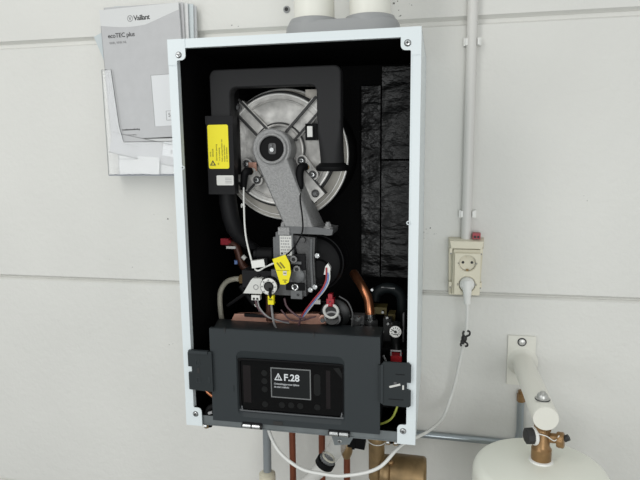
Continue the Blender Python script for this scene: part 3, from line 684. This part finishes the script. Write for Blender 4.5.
def build_control_box():
    mb = MB()
    # body and sloping top
    mb.loft([[(-163, 12, 16), (154, 12, 16), (154, 12, 191), (-163, 12, 191)], [(-188, 104, 16), (152, 104, 16), (152, 104, 184), (-188, 104, 184)]], 'ebox_dark')
    # front plate with a rounded opening
    inner = rrect(-114, 92, 26, 157, 13, 7)
    cxx, czz = -11, 90
    outer = []
    X0, X1, Zb, Zt = -165, 156, 14, 196
    for x, z in inner:
        dx, dz = x - cxx, z - czz
        sx = (X1 - cxx) / dx if dx > 1e-6 else ((X0 - cxx) / dx if dx < -1e-6 else 1e9)
        sz = (Zt - czz) / dz if dz > 1e-6 else ((Zb - czz) / dz if dz < -1e-6 else 1e9)
        s = min(sx, sz); outer.append([cxx + dx * s, czz + dz * s])
    for X in (X0, X1):
        for Z in (Zb, Zt):
            k = min(range(len(outer)), key=lambda i: (outer[i][0] - X) ** 2 + (outer[i][1] - Z) ** 2); outer[k] = [X, Z]
    mb.ringplate(outer, inner, 0, 8, 'ebox')
    mb.box(-165, 156, 0.5, 9, 194, 197.5, 'ebox', 1)
    for x in (-134, 36): mb.box(x - 1.2, x + 1.2, -1.0, 8, 191, 199, 'ink')
    mb.box(-121, -119.5, -.6, 1, 76, 88, 'ebox_dark').box(-168, -164, 2, 5, 86, 96, 'ebox_dark')
    # sloping bezel into the recess
    seat = rrect(-110, 87, 37, 137, 8, 7)
    mb.loft([[(x, 0, z) for x, z in inner], [(x, 9, z) for x, z in seat], [(x, 11, z) for x, z in seat], [(x, 12, z) for x, z in inner]], 'ebox', closed=True)
    mb.box(-44, -26, -1, 2, 15.5, 23, 'ink', 1)
    box_ = obj('control_box', mb, boiler); box_['label'] = 'anthracite control box with black display panel'
    mb = MB(); mb.prism(seat, 8.2, 10.5, 'glass', .5); obj('glass_panel', mb, box_)['label'] = 'glossy black glass panel'
    mb = MB(); mb.tube([(-108, 7, 45), (-106, 5.5, 38.5), (-96, 5, 36.5), (75, 5, 36.5), (84, 5.5, 39), (86, 7, 47)], 1.5, 'lip', 10, n=4); mb.tube([(-110, 7, 45), (-111, 6.5, 128), (-108, 6, 136), (-100, 6, 138.5), (78, 6, 138.5), (86, 6, 136), (88.5, 6.5, 128), (88, 7, 45)], 2.6, 'black', 8, n=6)
    mb.loft([[(70, 7.5, 131), (80, 7.5, 133), (86, 7.5, 122), (86, 7.5, 112)], [(70, 8.4, 131), (80, 8.4, 133), (86, 8.4, 122), (86, 8.4, 112)]], 'button')
    obj('panel_lip', mb, box_)
    mb = MB(); mb.ringplate([(-49.5, 66.5), (27.5, 66.5), (27.5, 125.5), (-49.5, 125.5)], [(-47.5, 68.5), (25.5, 68.5), (25.5, 123.5), (-47.5, 123.5)], 7.2, 8.3, 'screen_edge')
    mb.box(-47.6, 25.6, 7.6, 8.3, 68.4, 123.6, 'screen')
    # warning triangle, fault code and message
    mb.loft([[(-42.5, 7.3, 101), (-27, 7.3, 101), (-34.75, 7.3, 115.5)], [(-39.6, 7.3, 102.8), (-29.9, 7.3, 102.8), (-34.75, 7.3, 112)],
             [(-39.6, 7.6, 102.8), (-29.9, 7.6, 102.8), (-34.75, 7.6, 112)], [(-42.5, 7.6, 101), (-27, 7.6, 101), (-34.75, 7.6, 115.5)]], 'screen_text', closed=True)
    mb.box(-35.5, -34, 7.3, 7.6, 105.8, 109.5, 'screen_text').box(-35.5, -34, 7.3, 7.6, 103.6, 104.8, 'screen_text')
    mb.text('F.28', -24.5, 7.4, 101.2, 18.5, 'screen_text', .38, 0, 'LEFT', .98)
    mb.text('Ontstekingsproces tijdens', -43.5, 7.4, 92.3, 5.1, 'screen_text_dim', .12, 0, 'LEFT', .92)
    mb.text('de start mislukt', -43.5, 7.4, 86.3, 5.1, 'screen_text_dim', .12, 0, 'LEFT', .92)
    obj('display', mb, box_)['label'] = 'lit screen showing fault code F.28'
    for x, z in ((-62, 113), (-62, 97), (-62, 81), (-62, 51), (-29, 52), (-11, 53), (6.5, 53), (39, 53)):
        mb = MB(); mb.cyl((x, 7.7, z), (x, 8.4, z), 5.8, 'button', 28); obj('touch_button', mb, box_)
    mb = MB(); mb.prism(rrect(33, 45.5, 76, 118, 6), 7.7, 8.4, 'button'); obj('scroll_bar', mb, box_)
    for x, w in ((-104, 15), (56, 8)):
        mb = MB(); mb.box(x, x + w, 7.9, 8.4, 52, 126, 'tint'); obj('panel_strip', mb, box_)
    # hinge barrels over the bottom rail
    for xs in ((-103, -87, -85, -69), (64, 80, 82, 99)):
        mb = MB(); mb.cyl((xs[0], -4, 10), (xs[1], -4, 10), 4.6, 'chrome', 20, .6).cyl((xs[2], -4, 10), (xs[3], -4, 10), 4.6, 'chrome', 20, .6)
        mb.cyl((xs[0] - 3, -3, 10), (xs[3] + 3, -3, 10), 3.0, 'ink', 16).box(xs[0] - 2, xs[3] + 2, -2, 3, 4, 16, 'label_box', 1)
        obj('hinge', mb, box_)['label'] = 'bright steel hinge'
    mb = MB(); mb.loft([[(66, 2, 4), (108, 2, 4), (100, 2, -12), (72, 2, -16)], [(66, 8, 4), (108, 8, 4), (100, 8, -12), (72, 8, -16)]], 'galv', bevel=1).screw((82, 1, -6), 4, 'chrome', 'ink'); obj('hinge_bracket', mb, box_)
    # side brackets that latch over the frame
    mb = MB(); mb.prism([(-208, 76), (-168, 74), (-160, 74), (-160, 153), (-206, 153), (-208, 150), (-208, 122), (-200, 122), (-200, 110), (-208, 110)], -6, -2, 'ebox_dark', .8)
    mb.box(-206, -168, -8, 0, 148.5, 154, 'ebox', 1.5)
    for z in (131, 96): mb.ringplate(rrect(-193, -184, z - 6, z + 6, 1.5, 3), rrect(-191.5, -185.5, z - 4.5, z + 4.5, 1, 3), -6.8, -5.5, 'ebox')
    mb.box(-190, -185, -6.6, -5, 110, 120, 'ink').box(-168, -165, -6.8, -5, 92, 104, 'ebox')
    obj('side_bracket', mb, box_)
    mb = MB(); mb.prism([(154, 80), (163, 74), (207, 73), (211, 76), (211, 104), (204, 106), (204, 119), (211, 119), (211, 151), (207, 155), (163, 155), (158, 148), (154, 148)], -6, -2, 'ebox_dark', .8)
    mb.box(158, 162, -8, -2, 78, 150, 'ebox', 1)
    mb.box(184, 200, -6.8, -5.5, 133, 134, 'label_box').box(172, 198, -6.8, -5.5, 86, 87, 'label_box').box(196, 199, -7, -5, 106, 114, 'sticker')
    mb.box(173, 193, -7, -5.8, 110.5, 114, 'sticker', 0, Matrix.Translation((183, 0, 112)) @ Matrix.Rotation(radians(-18), 4, 'Y') @ Matrix.Translation((-183, 0, -112)))
    mb.box(181, 186, -7, -5.8, 116, 119, 'valve_grey')
    obj('side_bracket', mb, box_)
build_control_box()

def build_flue_adaptor():
    mb = MB()
    def stad(x0, x1, y0, y1, r, z): return [(x, y, z) for x, y in rrect(x0, x1, y0, y1, r, 12)]
    mb.loft([stad(-44, 174, 112, 212, 48, 720), stad(-44, 174, 112, 212, 48, 757), stad(-40, 170, 116, 208, 44, 764), stad(-20, 150, 136, 188, 24, 766)], 'flue_grey')
    for x in (10, 118):
        mb.lathe([(49, 0), (49, 12), (46, 17), (43, 18), (40, 18)], (x, 162, 755), (0, 0, 1), 'flue_grey', 56)
    obj('flue_adaptor', mb, boiler)['label'] = 'grey twin flue adaptor on top'
build_flue_adaptor()

def build_siphon():
    mb = MB(); mb.tube([(72, 100, 5), (66, 100, -58), (34, 100, -111)], [17, 17, 17], 'siphon', 28, n=6)
    s = obj('condensate_siphon', mb, boiler); s['label'] = 'clear slanted condensate siphon tube under the boiler'
    mb = MB(); mb.cyl((38, 100, -104), (31, 100, -117), 20, 'black', 36, 1.5); obj('siphon_ring', mb, s)
    mb = MB(); mb.torus((42, 100, -98), (.52, 0, .85), 13, 2, 'cream', 32, 8); obj('siphon_insert', mb, s)
    mb = MB(); mb.tube([(35, 102, -112), (20, 112, -135), (4, 126, -160), (-20, 140, -200), (-24, 142, -300)], [15, 15, 14, 12, 12], 'conduit', 20); obj('drain_hose', mb, s)
build_siphon()

# ------------------------------------------------------------------ flue pipes
for x, lab in ((10, 'left of the two white flue pipes above the boiler'), (118, 'right of the two white flue pipes above the boiler')):
    mb = MB(); mb.cyl((x, 162, 768), (x, 162, 1650), 39, 'flue_white', 48)
    tag(obj('flue_pipe', mb), lab, 'flue pipe', 'white flue pipes above the boiler')

# ------------------------------------------------------------------ pipework below the boiler
mb = MB(); mb.cyl((-127, 215, -260), (-124, 215, 4), 9.5, 'grey_paint', 24)
p = thing('grey_pipe', 'upright grey painted pipe under the left of the boiler', 'pipe', (-126, 215, -600))
obj('pipe', mb, p)
mb = MB(); mb.lathe([(19, -40), (19, 8), (14, 12), (11, 14)], (-127, 215, -228), (0, 0, 1), 'cream_dark', 28); mb.cyl((-127, 215, -600), (-127, 215, -220), 13, 'grey_paint', 24); obj('pipe_collar', mb, p)
for x, lab in ((-69, 'copper pipe under the boiler, nearest the grey pipe'), (1, 'copper pipe under the boiler just left of the clear siphon tube')):
    mb = MB(); mb.cyl((x, 230, -650), (x, 230, 4), 7.6, 'copper', 24)
    tag(obj('copper_pipe', mb), lab, 'pipe', 'copper pipes under the boiler')
p = thing('isolating_valve', 'bronze isolating valve with black knob beside the clear siphon tube', 'valve', (59, 230, -650))
mb = MB(); mb.cyl((59, 230, -650), (59, 230, 4), 7.6, 'copper', 24); obj('pipe', mb, p)
mb = MB(); mb.lathe([(8, -168), (12, -158), (14, -150), (14, -128), (11, -122), (8, -116)], (59, 226, 0), (0, 0, 1), 'brass', 24); mb.cyl((59, 226, -116), (82, 196, -112), 6, 'copper', 16); obj('valve_body', mb, p)
mb = MB(); mb.box(-19, 19, -12, 12, -13, 13, 'black', 3, Matrix.Translation((86, 205, -112)) @ Matrix.Rotation(radians(6), 4, 'Y')).box(-22, -16, -14, 14, -15, 15, 'black', 2, Matrix.Translation((98, 205, -112))); obj('black_knob', mb, p)

p = thing('brass_fitting', 'large brass pipe fitting with a horizontal barrel at the boiler bottom right', 'pipe fitting', (121, 170, -300))
mb = MB(); mb.cyl((133, 170, -640), (133, 170, 4), 14, 'brass', 32).lathe([(17, -175), (17, -92), (20, -88), (20, -70), (18, -66), (15, -60)], (133, 170, 0), (0, 0, 1), 'brass', 40); obj('fitting_body', mb, p)
mb = MB(); mb.lathe([(24, 20), (34, 22), (35, 26), (35, 38), (33, 41), (38, 44), (39, 48), (38, 112), (34, 117), (20, 118)], (121, 170, -158), (1, 0, 0), 'brass', 48); mb.ball((165, 148, -124), 6, 6, 6, 'brass_valve'); obj('barrel', mb, p)
mb = MB(); mb.torus((133, 170, -84), (.1, -.3, 1), 20.4, 1.2, 'sticker', 40, 6); obj('wire_seal', mb, p)

mb = MB(); mb.tube([(150, 300, 2), (150, 312, -60), (152, 325, -125), (175, 331, -149), (230, 332, -150), (330, 332, -151), (415, 332, -152), (440, 332, -146), (446, 332, -125), (446, 332, -90), (446, 332, -40)], 7.9, 'zinc', 20)
p = thing('zinc_pipe', 'zinc-grey pipe running along the wall towards the white tank', 'pipe', (300, 332, -150))
obj('pipe', mb, p)
mb = MB(); mb.hexnut((446, 331, -48), (446, 331, -30), 9.5, 'brass_valve').cyl((446, 331, -30), (446, 331, -22), 7, 'brass_valve', 20); obj('pipe_nut', mb, p)

# ------------------------------------------------------------------ expansion vessel, its wall arm and its valve
p = thing('vessel_arm', 'cream steel arm on a wall plate reaching out over the white tank', 'bracket', (443, 339, 43))
mb = MB(); mb.box(413, 473, 334, 339.8, -10, 106, 'cream_paint', 1.5); obj('wall_plate', mb, p)
mb = MB(); mb.lathe([(34, 0), (30, 3), (26, 8), (23.4, 16), (23.2, 100), (23.2, 274), (22, 277), (0, 277.5)], (446, 335, 44), (0.014, -1, -.008), 'cream_paint', 48); obj('arm_tube', mb, p)
mb = MB(); mb.lathe([(8.5, 0), (8.5, 1.5), (6.5, 1.6), (6.2, 4), (0, 5)], (443, 334, 92), (0, -1, 0), 'sticker_metal', 28); mb.torus((443, 333.4, 92), (0, 1, 0), 8.4, 1.5, 'ink', 28, 8); obj('plate_bolt', mb, p)
mb = MB(); mb.lathe([(13, 0), (13, 3), (10, 4), (10, 8), (8.5, 11), (5, 12), (5, 15), (0, 15.5)], (448, 90, 64.5), (0, 0, 1), 'sticker_metal', 28); mb.torus((448, 90, 66), (0, 0, 1), 12.5, 1.3, 'ink', 28, 8); obj('air_vent', mb, p)

p = thing('brass_valve', 'brass valve with black cap between cream arm and tank', 'valve', (448, 75, -47))
mb = MB(); mb.lathe([(17.5, -47), (18, -44), (18, -24), (15.5, -21), (14, -17), (14, 12), (12, 18), (9, 21)], (448, 75, 0), (0, 0, 1), 'brass_valve', 40); mb.hexnut((448, 75, 12), (448, 75, 20), 15, 'brass_valve')
mb.cyl((460, 74, -2), (476, 70, 0), 9, 'brass_valve', 24); obj('valve_body', mb, p)
mb = MB(); mb.lathe([(13, 0), (14.5, 3), (14.5, 11), (12, 13), (0, 13)], (472, 68, -1), (1, -.3, .08), 'brass_valve', 28); mb.cyl((484, 64, 3), (491, 62, 8), 6, 'ink', 12); obj('brass_cap', mb, p)
mb = MB(); mb.lathe([(16, 0), (17, 2), (17, 5), (15.5, 6)], (437, 74, 0), (-1, -.25, 0), 'white_plastic', 32)
mb.lathe([(15, 5), (15.5, 8), (15, 18), (12, 20), (0, 20)], (437, 74, 0), (-1, -.25, 0), 'ink', 10); obj('black_cap', mb, p)
mb = MB(); mb.tube([(438, 58, 12), (452, 55, 10), (466, 56, 2), (474, 58, 12)], 0.9, 'white_wire', 6); obj('seal_string', mb, p)

prof = []
kn, R_, cr, zt = 22, 122, 460, -48
th = math.asin((R_ - kn) / (cr - kn)); zc = zt - cr + (cr - kn) * cos(th)
for i in range(25): t = th * i / 24; prof.append((cr * sin(t), zt - cr + cr * cos(t)))
for i in range(1, 13): t = th + (pi / 2 - th) * i / 12; prof.append((R_ - kn + kn * sin(t), zc + kn * cos(t)))
prof += [(R_, zc - 180), (R_ + 1.5, zc - 182), (R_ + 1.5, zc - 190), (R_, zc - 192), (R_, zc - 360)]
for i in range(1, 13): t = pi / 2 * i / 12; prof.append((R_ - kn + kn * cos(t), zc - 360 - kn * sin(t)))
prof.append((0, zc - 395))
p = thing('expansion_tank', 'rounded cream-white expansion tank under the cream wall arm', 'tank', (448, 75, zc - 395))
mb = MB(); mb.lathe(prof[1:], (448, 75, 0), (0, 0, 1), 'tank', 96); obj('vessel', mb, p)
mb = MB(); mb.lathe([(22, -50), (21, -46), (19, -45), (12, -44)], (448, 75, 0), (0, 0, 1), 'white_plastic', 36); obj('neck_seal', mb, p)

# ------------------------------------------------------------------ conduit, clips, socket, plug and cable
mb = MB(); mb.cyl((314, 327, 326), (314, 327, 1690), 11, 'conduit', 32)
tag(obj('conduit', mb), 'upright white conduit running up the wall from the double socket', 'conduit')
for z, lab in ((747, 'upper white clip holding the conduit'), (382, 'lower white clip holding the conduit above the double socket')):
    p = thing('conduit_clip', lab, 'conduit clip', (314, 340, z), 'conduit clips')
    mb = MB(); mb.box(298, 333, 334, 339.8, z - 8, z + 8, 'white_plastic', 1.5)
    arc = [(315.5 + 13.4 * cos(radians(a)), 327 - 13.4 * sin(radians(a))) for a in range(-60, 1, 20)]
    for s in (-1, 1):
        mb.box(315.5 + s * 12 - 2, 315.5 + s * 12 + 2, 320, 336, z - 7, z + 7, 'white_plastic', 1).box(315.5 + s * 16 - 2, 315.5 + s * 16 + 2, 326, 336, z - 8, z + 8, 'white_plastic', 1)
    obj('clip_body', mb, p)

p = thing('double_socket', 'cream double wall socket with a white plug in its lower outlet', 'socket', (314, 340, 199))
mb = MB()
mb.loft([[(278, 339.8, 199), (347, 339.8, 199), (353, 339.8, 318), (353, 339.8, 328), (276, 339.8, 328), (276, 339.8, 318)],
         [(279, 318, 200), (346, 318, 200), (351, 318, 318), (351, 318, 327), (277, 318, 327), (277, 318, 318)]], 'cream_dark', bevel=2)
mb.loft([[(284, 319, 203), (341, 319, 203), (345, 319, 308), (281, 319, 308)], [(286, 302, 205), (341, 302, 205), (344, 302, 306), (287, 302, 306)]], 'cream_dark', bevel=3)
mb.loft([[(277, 319, 306), (352, 319, 306), (352, 319, 327), (277, 319, 327)], [(282, 303, 308), (347, 303, 308), (350, 303, 324), (279, 303, 324)]], 'cream', bevel=2)
bx_ = obj('socket_box', mb, p)
for x in (281.5, 346):
    for z in (226, 302):
        mb = MB(); mb.box(x - 3, x + 3, 304, 320, z - 6, z + 6, 'cream', 1.5).box(x - 1.5, x + 1.5, 303.5, 306, z - 7, z - 4, 'ink_grey'); obj('cover_latch', mb, bx_)
mb = MB()
def plate_hole(x0, x1, z0, z1, hx_, hz, r, n=48):
    o, i = [], []
    for k in range(n):
        a = 2 * pi * k / n; dx, dz = cos(a), sin(a)
        sx = (x1 - hx_) / dx if dx > 1e-6 else ((x0 - hx_) / dx if dx < -1e-6 else 1e9)
        sz = (z1 - hz) / dz if dz > 1e-6 else ((z0 - hz) / dz if dz < -1e-6 else 1e9)
        s = min(sx, sz); o.append([hx_ + dx * s, hz + dz * s]); i.append((hx_ + r * dx, hz + r * dz))
    for X in (x0, x1):
        for Z in (z0, z1):
            k = min(range(n), key=lambda q: (o[q][0] - X) ** 2 + (o[q][1] - Z) ** 2); o[k] = [X, Z]
    return o, i
for z0, z1, hz in ((253.5, 299, 277), (207, 253.5, 230)):
    o, i = plate_hole(290, 344, z0, z1, 317, hz, 19)
    mb.ringplate(o, i, 293, 304, 'cream')
obj('socket_cover', mb, p)
for hz in (277, 230):
    mb = MB(); mb.lathe([(19.2, 303), (18.6, 294), (17.6, 294), (17.2, 301), (0, 301.5)], (317, 0, hz), (0, 1, 0), 'cream', 40)
    mb.torus((317, 293.6, hz), (0, 1, 0), 19, .8, 'cream_dark', 48, 6); mb.torus((317, 300.8, hz), (0, 1, 0), 17.3, .7, 'ink_grey', 48, 6)
    for dx in (-9.5, 9.5): mb.cyl((317 + dx, 299.8, hz + 1), (317 + dx, 302, hz + 1), 2.9, 'ink', 16)
    for dz in (-15.5, 16): mb.box(314.5, 319.5, 295, 302, hz + dz - 2, hz + dz + 2, 'brass' if dz < 0 else 'cream_dark', .5)
    mb.box(334, 337.5, 293, 297, hz - 2, hz + 2, 'ink_grey', .5).box(296.5, 299, 293, 297, hz - 2, hz + 2, 'ink_grey', .5)
    obj('outlet', mb, p)
p = thing('wire_connector', 'small red wire connector on top of the double socket', 'wire connector', (335, 322, 328))
mb = MB(); mb.box(327, 344, 312, 330, 328, 341, 'red', 3); obj('connector_body', mb, p)
mb = MB()
for x in (332, 339): mb.cyl((x, 311, 333), (x, 314, 333), 2.6, 'ink', 14)
obj('wire_hole', mb, p)

p = thing('power_cable', 'white power cable looping from the double socket to under the boiler', 'cable', (317, 300, 230))
mb = MB()
mb.lathe([(16, 300.5), (16, 290), (14.5, 284), (11, 280), (0, 279)], (317, 0, 231), (0, 1, 0), 'white_plastic', 36)
mb.tube([(317, 286, 240), (317, 283, 225), (317.5, 281, 208), (318, 281, 190)], [10.5, 11, 9.5, 7.5, 7], 'white_plastic', 24)
mb.cyl((317, 276.5, 231), (317, 278, 231), 2, 'ink_grey', 12)
obj('plug', mb, p)
CABLE = [(318, 281, 192), (319, 284, 160), (318, 289, 128), (312, 296, 84), (305, 301, 42), (298, 304, -2), (287, 303, -45), (270, 262, -72), (238, 160, -55), (192, 52, -31), (151, 24, -66), (89, 20, -86), (42, 20, -87), (1, 20, -80), (-41, 28, -56), (-66, 42, -22), (-74, 60, 8)]
mb = MB(); mb.tube(CABLE, 3.4, 'white_wire', 14, 10); obj('cord', mb, p)
p = thing('cable_clip', 'small black plastic clip on the white cable below the socket', 'cable clip', (314, 292, 105))
mb = MB(); mb.ball((314, 290, 108), 6.5, 6.5, 9, 'ink', 20); mb.ball((311, 290, 100), 5, 5, 6, 'ink', 16); obj('clip_body', mb, p)
for q in ([(318, 288, 113), (325, 287, 118), (325, 287, 125), (320, 287, 127)], [(312, 288, 114), (311, 287, 121), (313, 287, 126)], [(316, 288, 101), (321, 287, 97), (321, 287, 92), (316, 287, 91)], [(309, 288, 100), (307, 287, 95), (308, 287, 91)]):
    mb = MB(); mb.tube(q, 2.2, 'ink', 10); obj('hook', mb, p)

# ------------------------------------------------------------------ clear wall pocket and its booklets
p = thing('wall_pocket', 'clear plastic wall pocket full of booklets left of the boiler', 'holder', (-430, 340, 470))
mb = MB(); mb.prism([(-530, 470), (-318, 470), (-318, 717), (-342, 717), (-352, 585), (-362, 549), (-486, 549), (-495, 585), (-507, 717), (-530, 717)], 292, 294, 'clear'); obj('front_panel', mb, p)
mb = MB(); mb.box(-530, -528, 294, 339.8, 472, 717, 'clear'); obj('side_panel', mb, p)
mb = MB(); mb.box(-320, -318, 294, 339.8, 472, 717, 'clear'); obj('side_panel', mb, p)
mb = MB(); mb.box(-528, -320, 337.6, 339.8, 472, 760, 'clear'); obj('back_panel', mb, p)
mb = MB(); mb.box(-530, -318, 292, 339.8, 469, 472, 'blue_grey', .4); obj('bottom_panel', mb, p)
mb = MB(); mb.box(-531.2, -529.6, 291.8, 292.6, 470, 717, 'sticker_print').tube([(-530, 293, 717), (-507, 293, 717), (-495, 293, 585), (-486, 293, 549), (-362, 293, 549), (-352, 293, 585), (-342, 293, 717)], .7, 'valve_grey', 6, smooth=False); obj('panel_edge', mb, p)

def booklet(label, cxx, z0, w, h, y, t, tilt, printed=True, thick_mat='paper', title=True, cover='cover_grey'):
    xf = Matrix.Translation((cxx, y, z0)) @ Matrix.Rotation(-radians(tilt), 4, 'Y')
    mb = MB()
    mb.box(-w / 2 + 1, w / 2 - 1, .4, t - .4, 1, h - 1, thick_mat, 0, xf)
    mb.box(-w / 2, w / 2, 0, .4, 0, h, cover, 0, xf).box(-w / 2, w / 2, t - .4, t, 0, h, 'cover_light', 0, xf).box(-w / 2, -w / 2 + .6, 0, t, 0, h, cover, 0, xf)
    if printed:
        zs = [(-w / 2 + w * k / 16, h - 35 - 8 * sin(pi * k / 16 * 1.25) + (14 * ((k - 9) / 7) if k > 9 else 0)) for k in range(17)]
        mb.prism(zs + [(w / 2, h), (-w / 2, h)], -.2, .1, 'cover_light', 0, xf)
        mb.prism([(18, 26), (w / 2, 26), (w / 2, 142), (18, 142)], -.2, .1, 'paper', 0, xf)
        mb.box(16.9, 18, -.25, .1, 26, 142, 'ink_grey', 0, xf).box(16.9, w / 2, -.25, .1, 142, 143, 'ink_grey', 0, xf)
        for a in ((48, 49, 38, 60), (48, 70, 59.2, 60), (48, 70, 38, 39), (69, 70, 38, 60)): mb.box(a[0], a[1], -.35, .1, a[2], a[3], 'ink_grey', 0, xf)
        mb.text('5', 53, -.3, 46, 13, 'ink_grey', .1, xf=xf).text('nl', 62, -.3, 41, 7, 'ink_grey', .05, xf=xf)
        mb.text('Installatiehandleiding', -68, -.3, 20, 5.5, 'ink', .08, xf=xf)
        mb.text('Gebruiksaanwijzing', -68, -.3, 8, 4.6, 'ink_grey', .02, xf=xf)
        if title:
            mb.text('Vaillant', -14, -.3, h - 30, 16, 'ink', .25, 0, 'LEFT', .88, xf=xf)
            mb.loft([[(x, -.3, z) for x, z in circ(-23, h - 24.8, 7.2, 32)], [(x, -.3, z) for x, z in circ(-23, h - 24.8, 5.6, 32)], [(x, 0, z) for x, z in circ(-23, h - 24.8, 5.6, 32)], [(x, 0, z) for x, z in circ(-23, h - 24.8, 7.2, 32)]], 'ink_grey', closed=True, xf=xf)
            mb.prism([(-26.6, h - 20.9), (-24.4, h - 20.9), (-22.6, h - 25.7), (-20.8, h - 20.9), (-19.2, h - 20.9), (-22, h - 28.7), (-24, h - 28.7)], -.3, 0, 'ink_grey', 0, xf)
            mb.text('ecoTEC plus', -w / 2 + 16, -.3, h - 64, 14, 'ink', .12, 0, 'LEFT', .95, xf=xf)
            mb.text('VHR, VHR NL', -w / 2 + 18, -.3, h - 78, 7.5, 'ink_grey', .1, xf=xf)
    return tag(obj('booklet', mb), label, 'booklet', 'booklets in the clear wall pocket')
booklet('front grey booklet with printed title in the clear wall pocket', -422, 558, 198, 297, 298, 5, 1.7)
booklet('grey booklet directly behind the titled one, edge fanned to its right', -422, 562, 198, 297, 305, 3, 0.2, False)
booklet('thin pale booklet third from the front of the wall pocket', -417, 562, 198, 297, 310, 3, -.6, False, cover='cover_light')
booklet('bluish white booklet fourth from the front of the wall pocket', -411, 566, 198, 294, 315, 4, -1.6, False, thick_mat='paper_blue', cover='paper_blue')
booklet('rearmost white booklet against the wall, edge nearest the flue', -405, 568, 198, 288, 322, 7, -1.0, False, cover='paper')
mb = MB(); mb.box(-506, -326, 300, 301.4, 473, 556, 'cover_light').box(-507, -506, 300, 301.4, 473, 556, 'ink_grey').box(-500, -455, 299.8, 300.2, 508, 509.4, 'ink_grey').box(-505, -504, 299.8, 300.2, 505, 530, 'ink_grey').box(-375, -326, 299.8, 300.2, 478, 500, 'cover_light')
tag(obj('leaflet', mb), 'pale folded leaflet standing upright behind the others at the bottom of the pocket', 'leaflet')
mb = MB()
xf = Matrix.Translation((-430, 297.2, 530)) @ Matrix.Rotation(radians(12), 4, 'Y')
mb.box(-95, 100, 0, 1.2, -24, 24, 'cover_grey', 0, xf).box(-62, -20, -.2, .2, 2, 3.4, 'ink_grey', 0, xf).box(40, 98, -.2, .2, -4, 28, 'paper', 0, xf).box(39, 40, -.25, .2, -4, 28, 'ink_grey', 0, xf).text('5', 60, -.3, 4, 12, 'ink_grey', .05, xf=xf).box(-95, 100, -.2, .3, -25.5, -23.6, 'ink_grey', 0, xf).box(-95, 100, -.2, .3, 23.4, 25, 'ink_grey', 0, xf)
tag(obj('leaflet', mb), 'grey leaflet lying aslant under the titled booklet in the pocket', 'leaflet')
mb = MB(); mb.box(-455, -398, 294.4, 295.6, 473, 514, 'cover_light', 0, Matrix.Translation((-426, 0, 493)) @ Matrix.Rotation(radians(5), 4, 'Y') @ Matrix.Translation((426, 0, -493)))
tag(obj('leaflet', mb), 'small white card standing at the bottom of the wall pocket', 'leaflet')
mb = MB(); mb.box(0, 120, 0, 1.4, -160, 0, 'paper_blue', 0, Matrix.Translation((-571, 334, 801)) @ Matrix.Rotation(radians(-22), 4, 'Y'))
tag(obj('leaflet', mb), 'white leaflet corner poking out left behind the titled booklet', 'leaflet')

# wall plug left of the flue
mb = MB(); mb.lathe([(8, 340), (7.4, 337.5), (4.5, 337), (4, 339), (0, 339.4)], (-91, 0, 838), (0, 1, 0), 'flue_grey', 24); mb.cyl((-91, 336.4, 838), (-91, 338.5, 838), 4.2, 'ink', 16)
tag(obj('wall_plug', mb), 'small dark wall plug in the wall left of the flue pipes', 'wall plug')
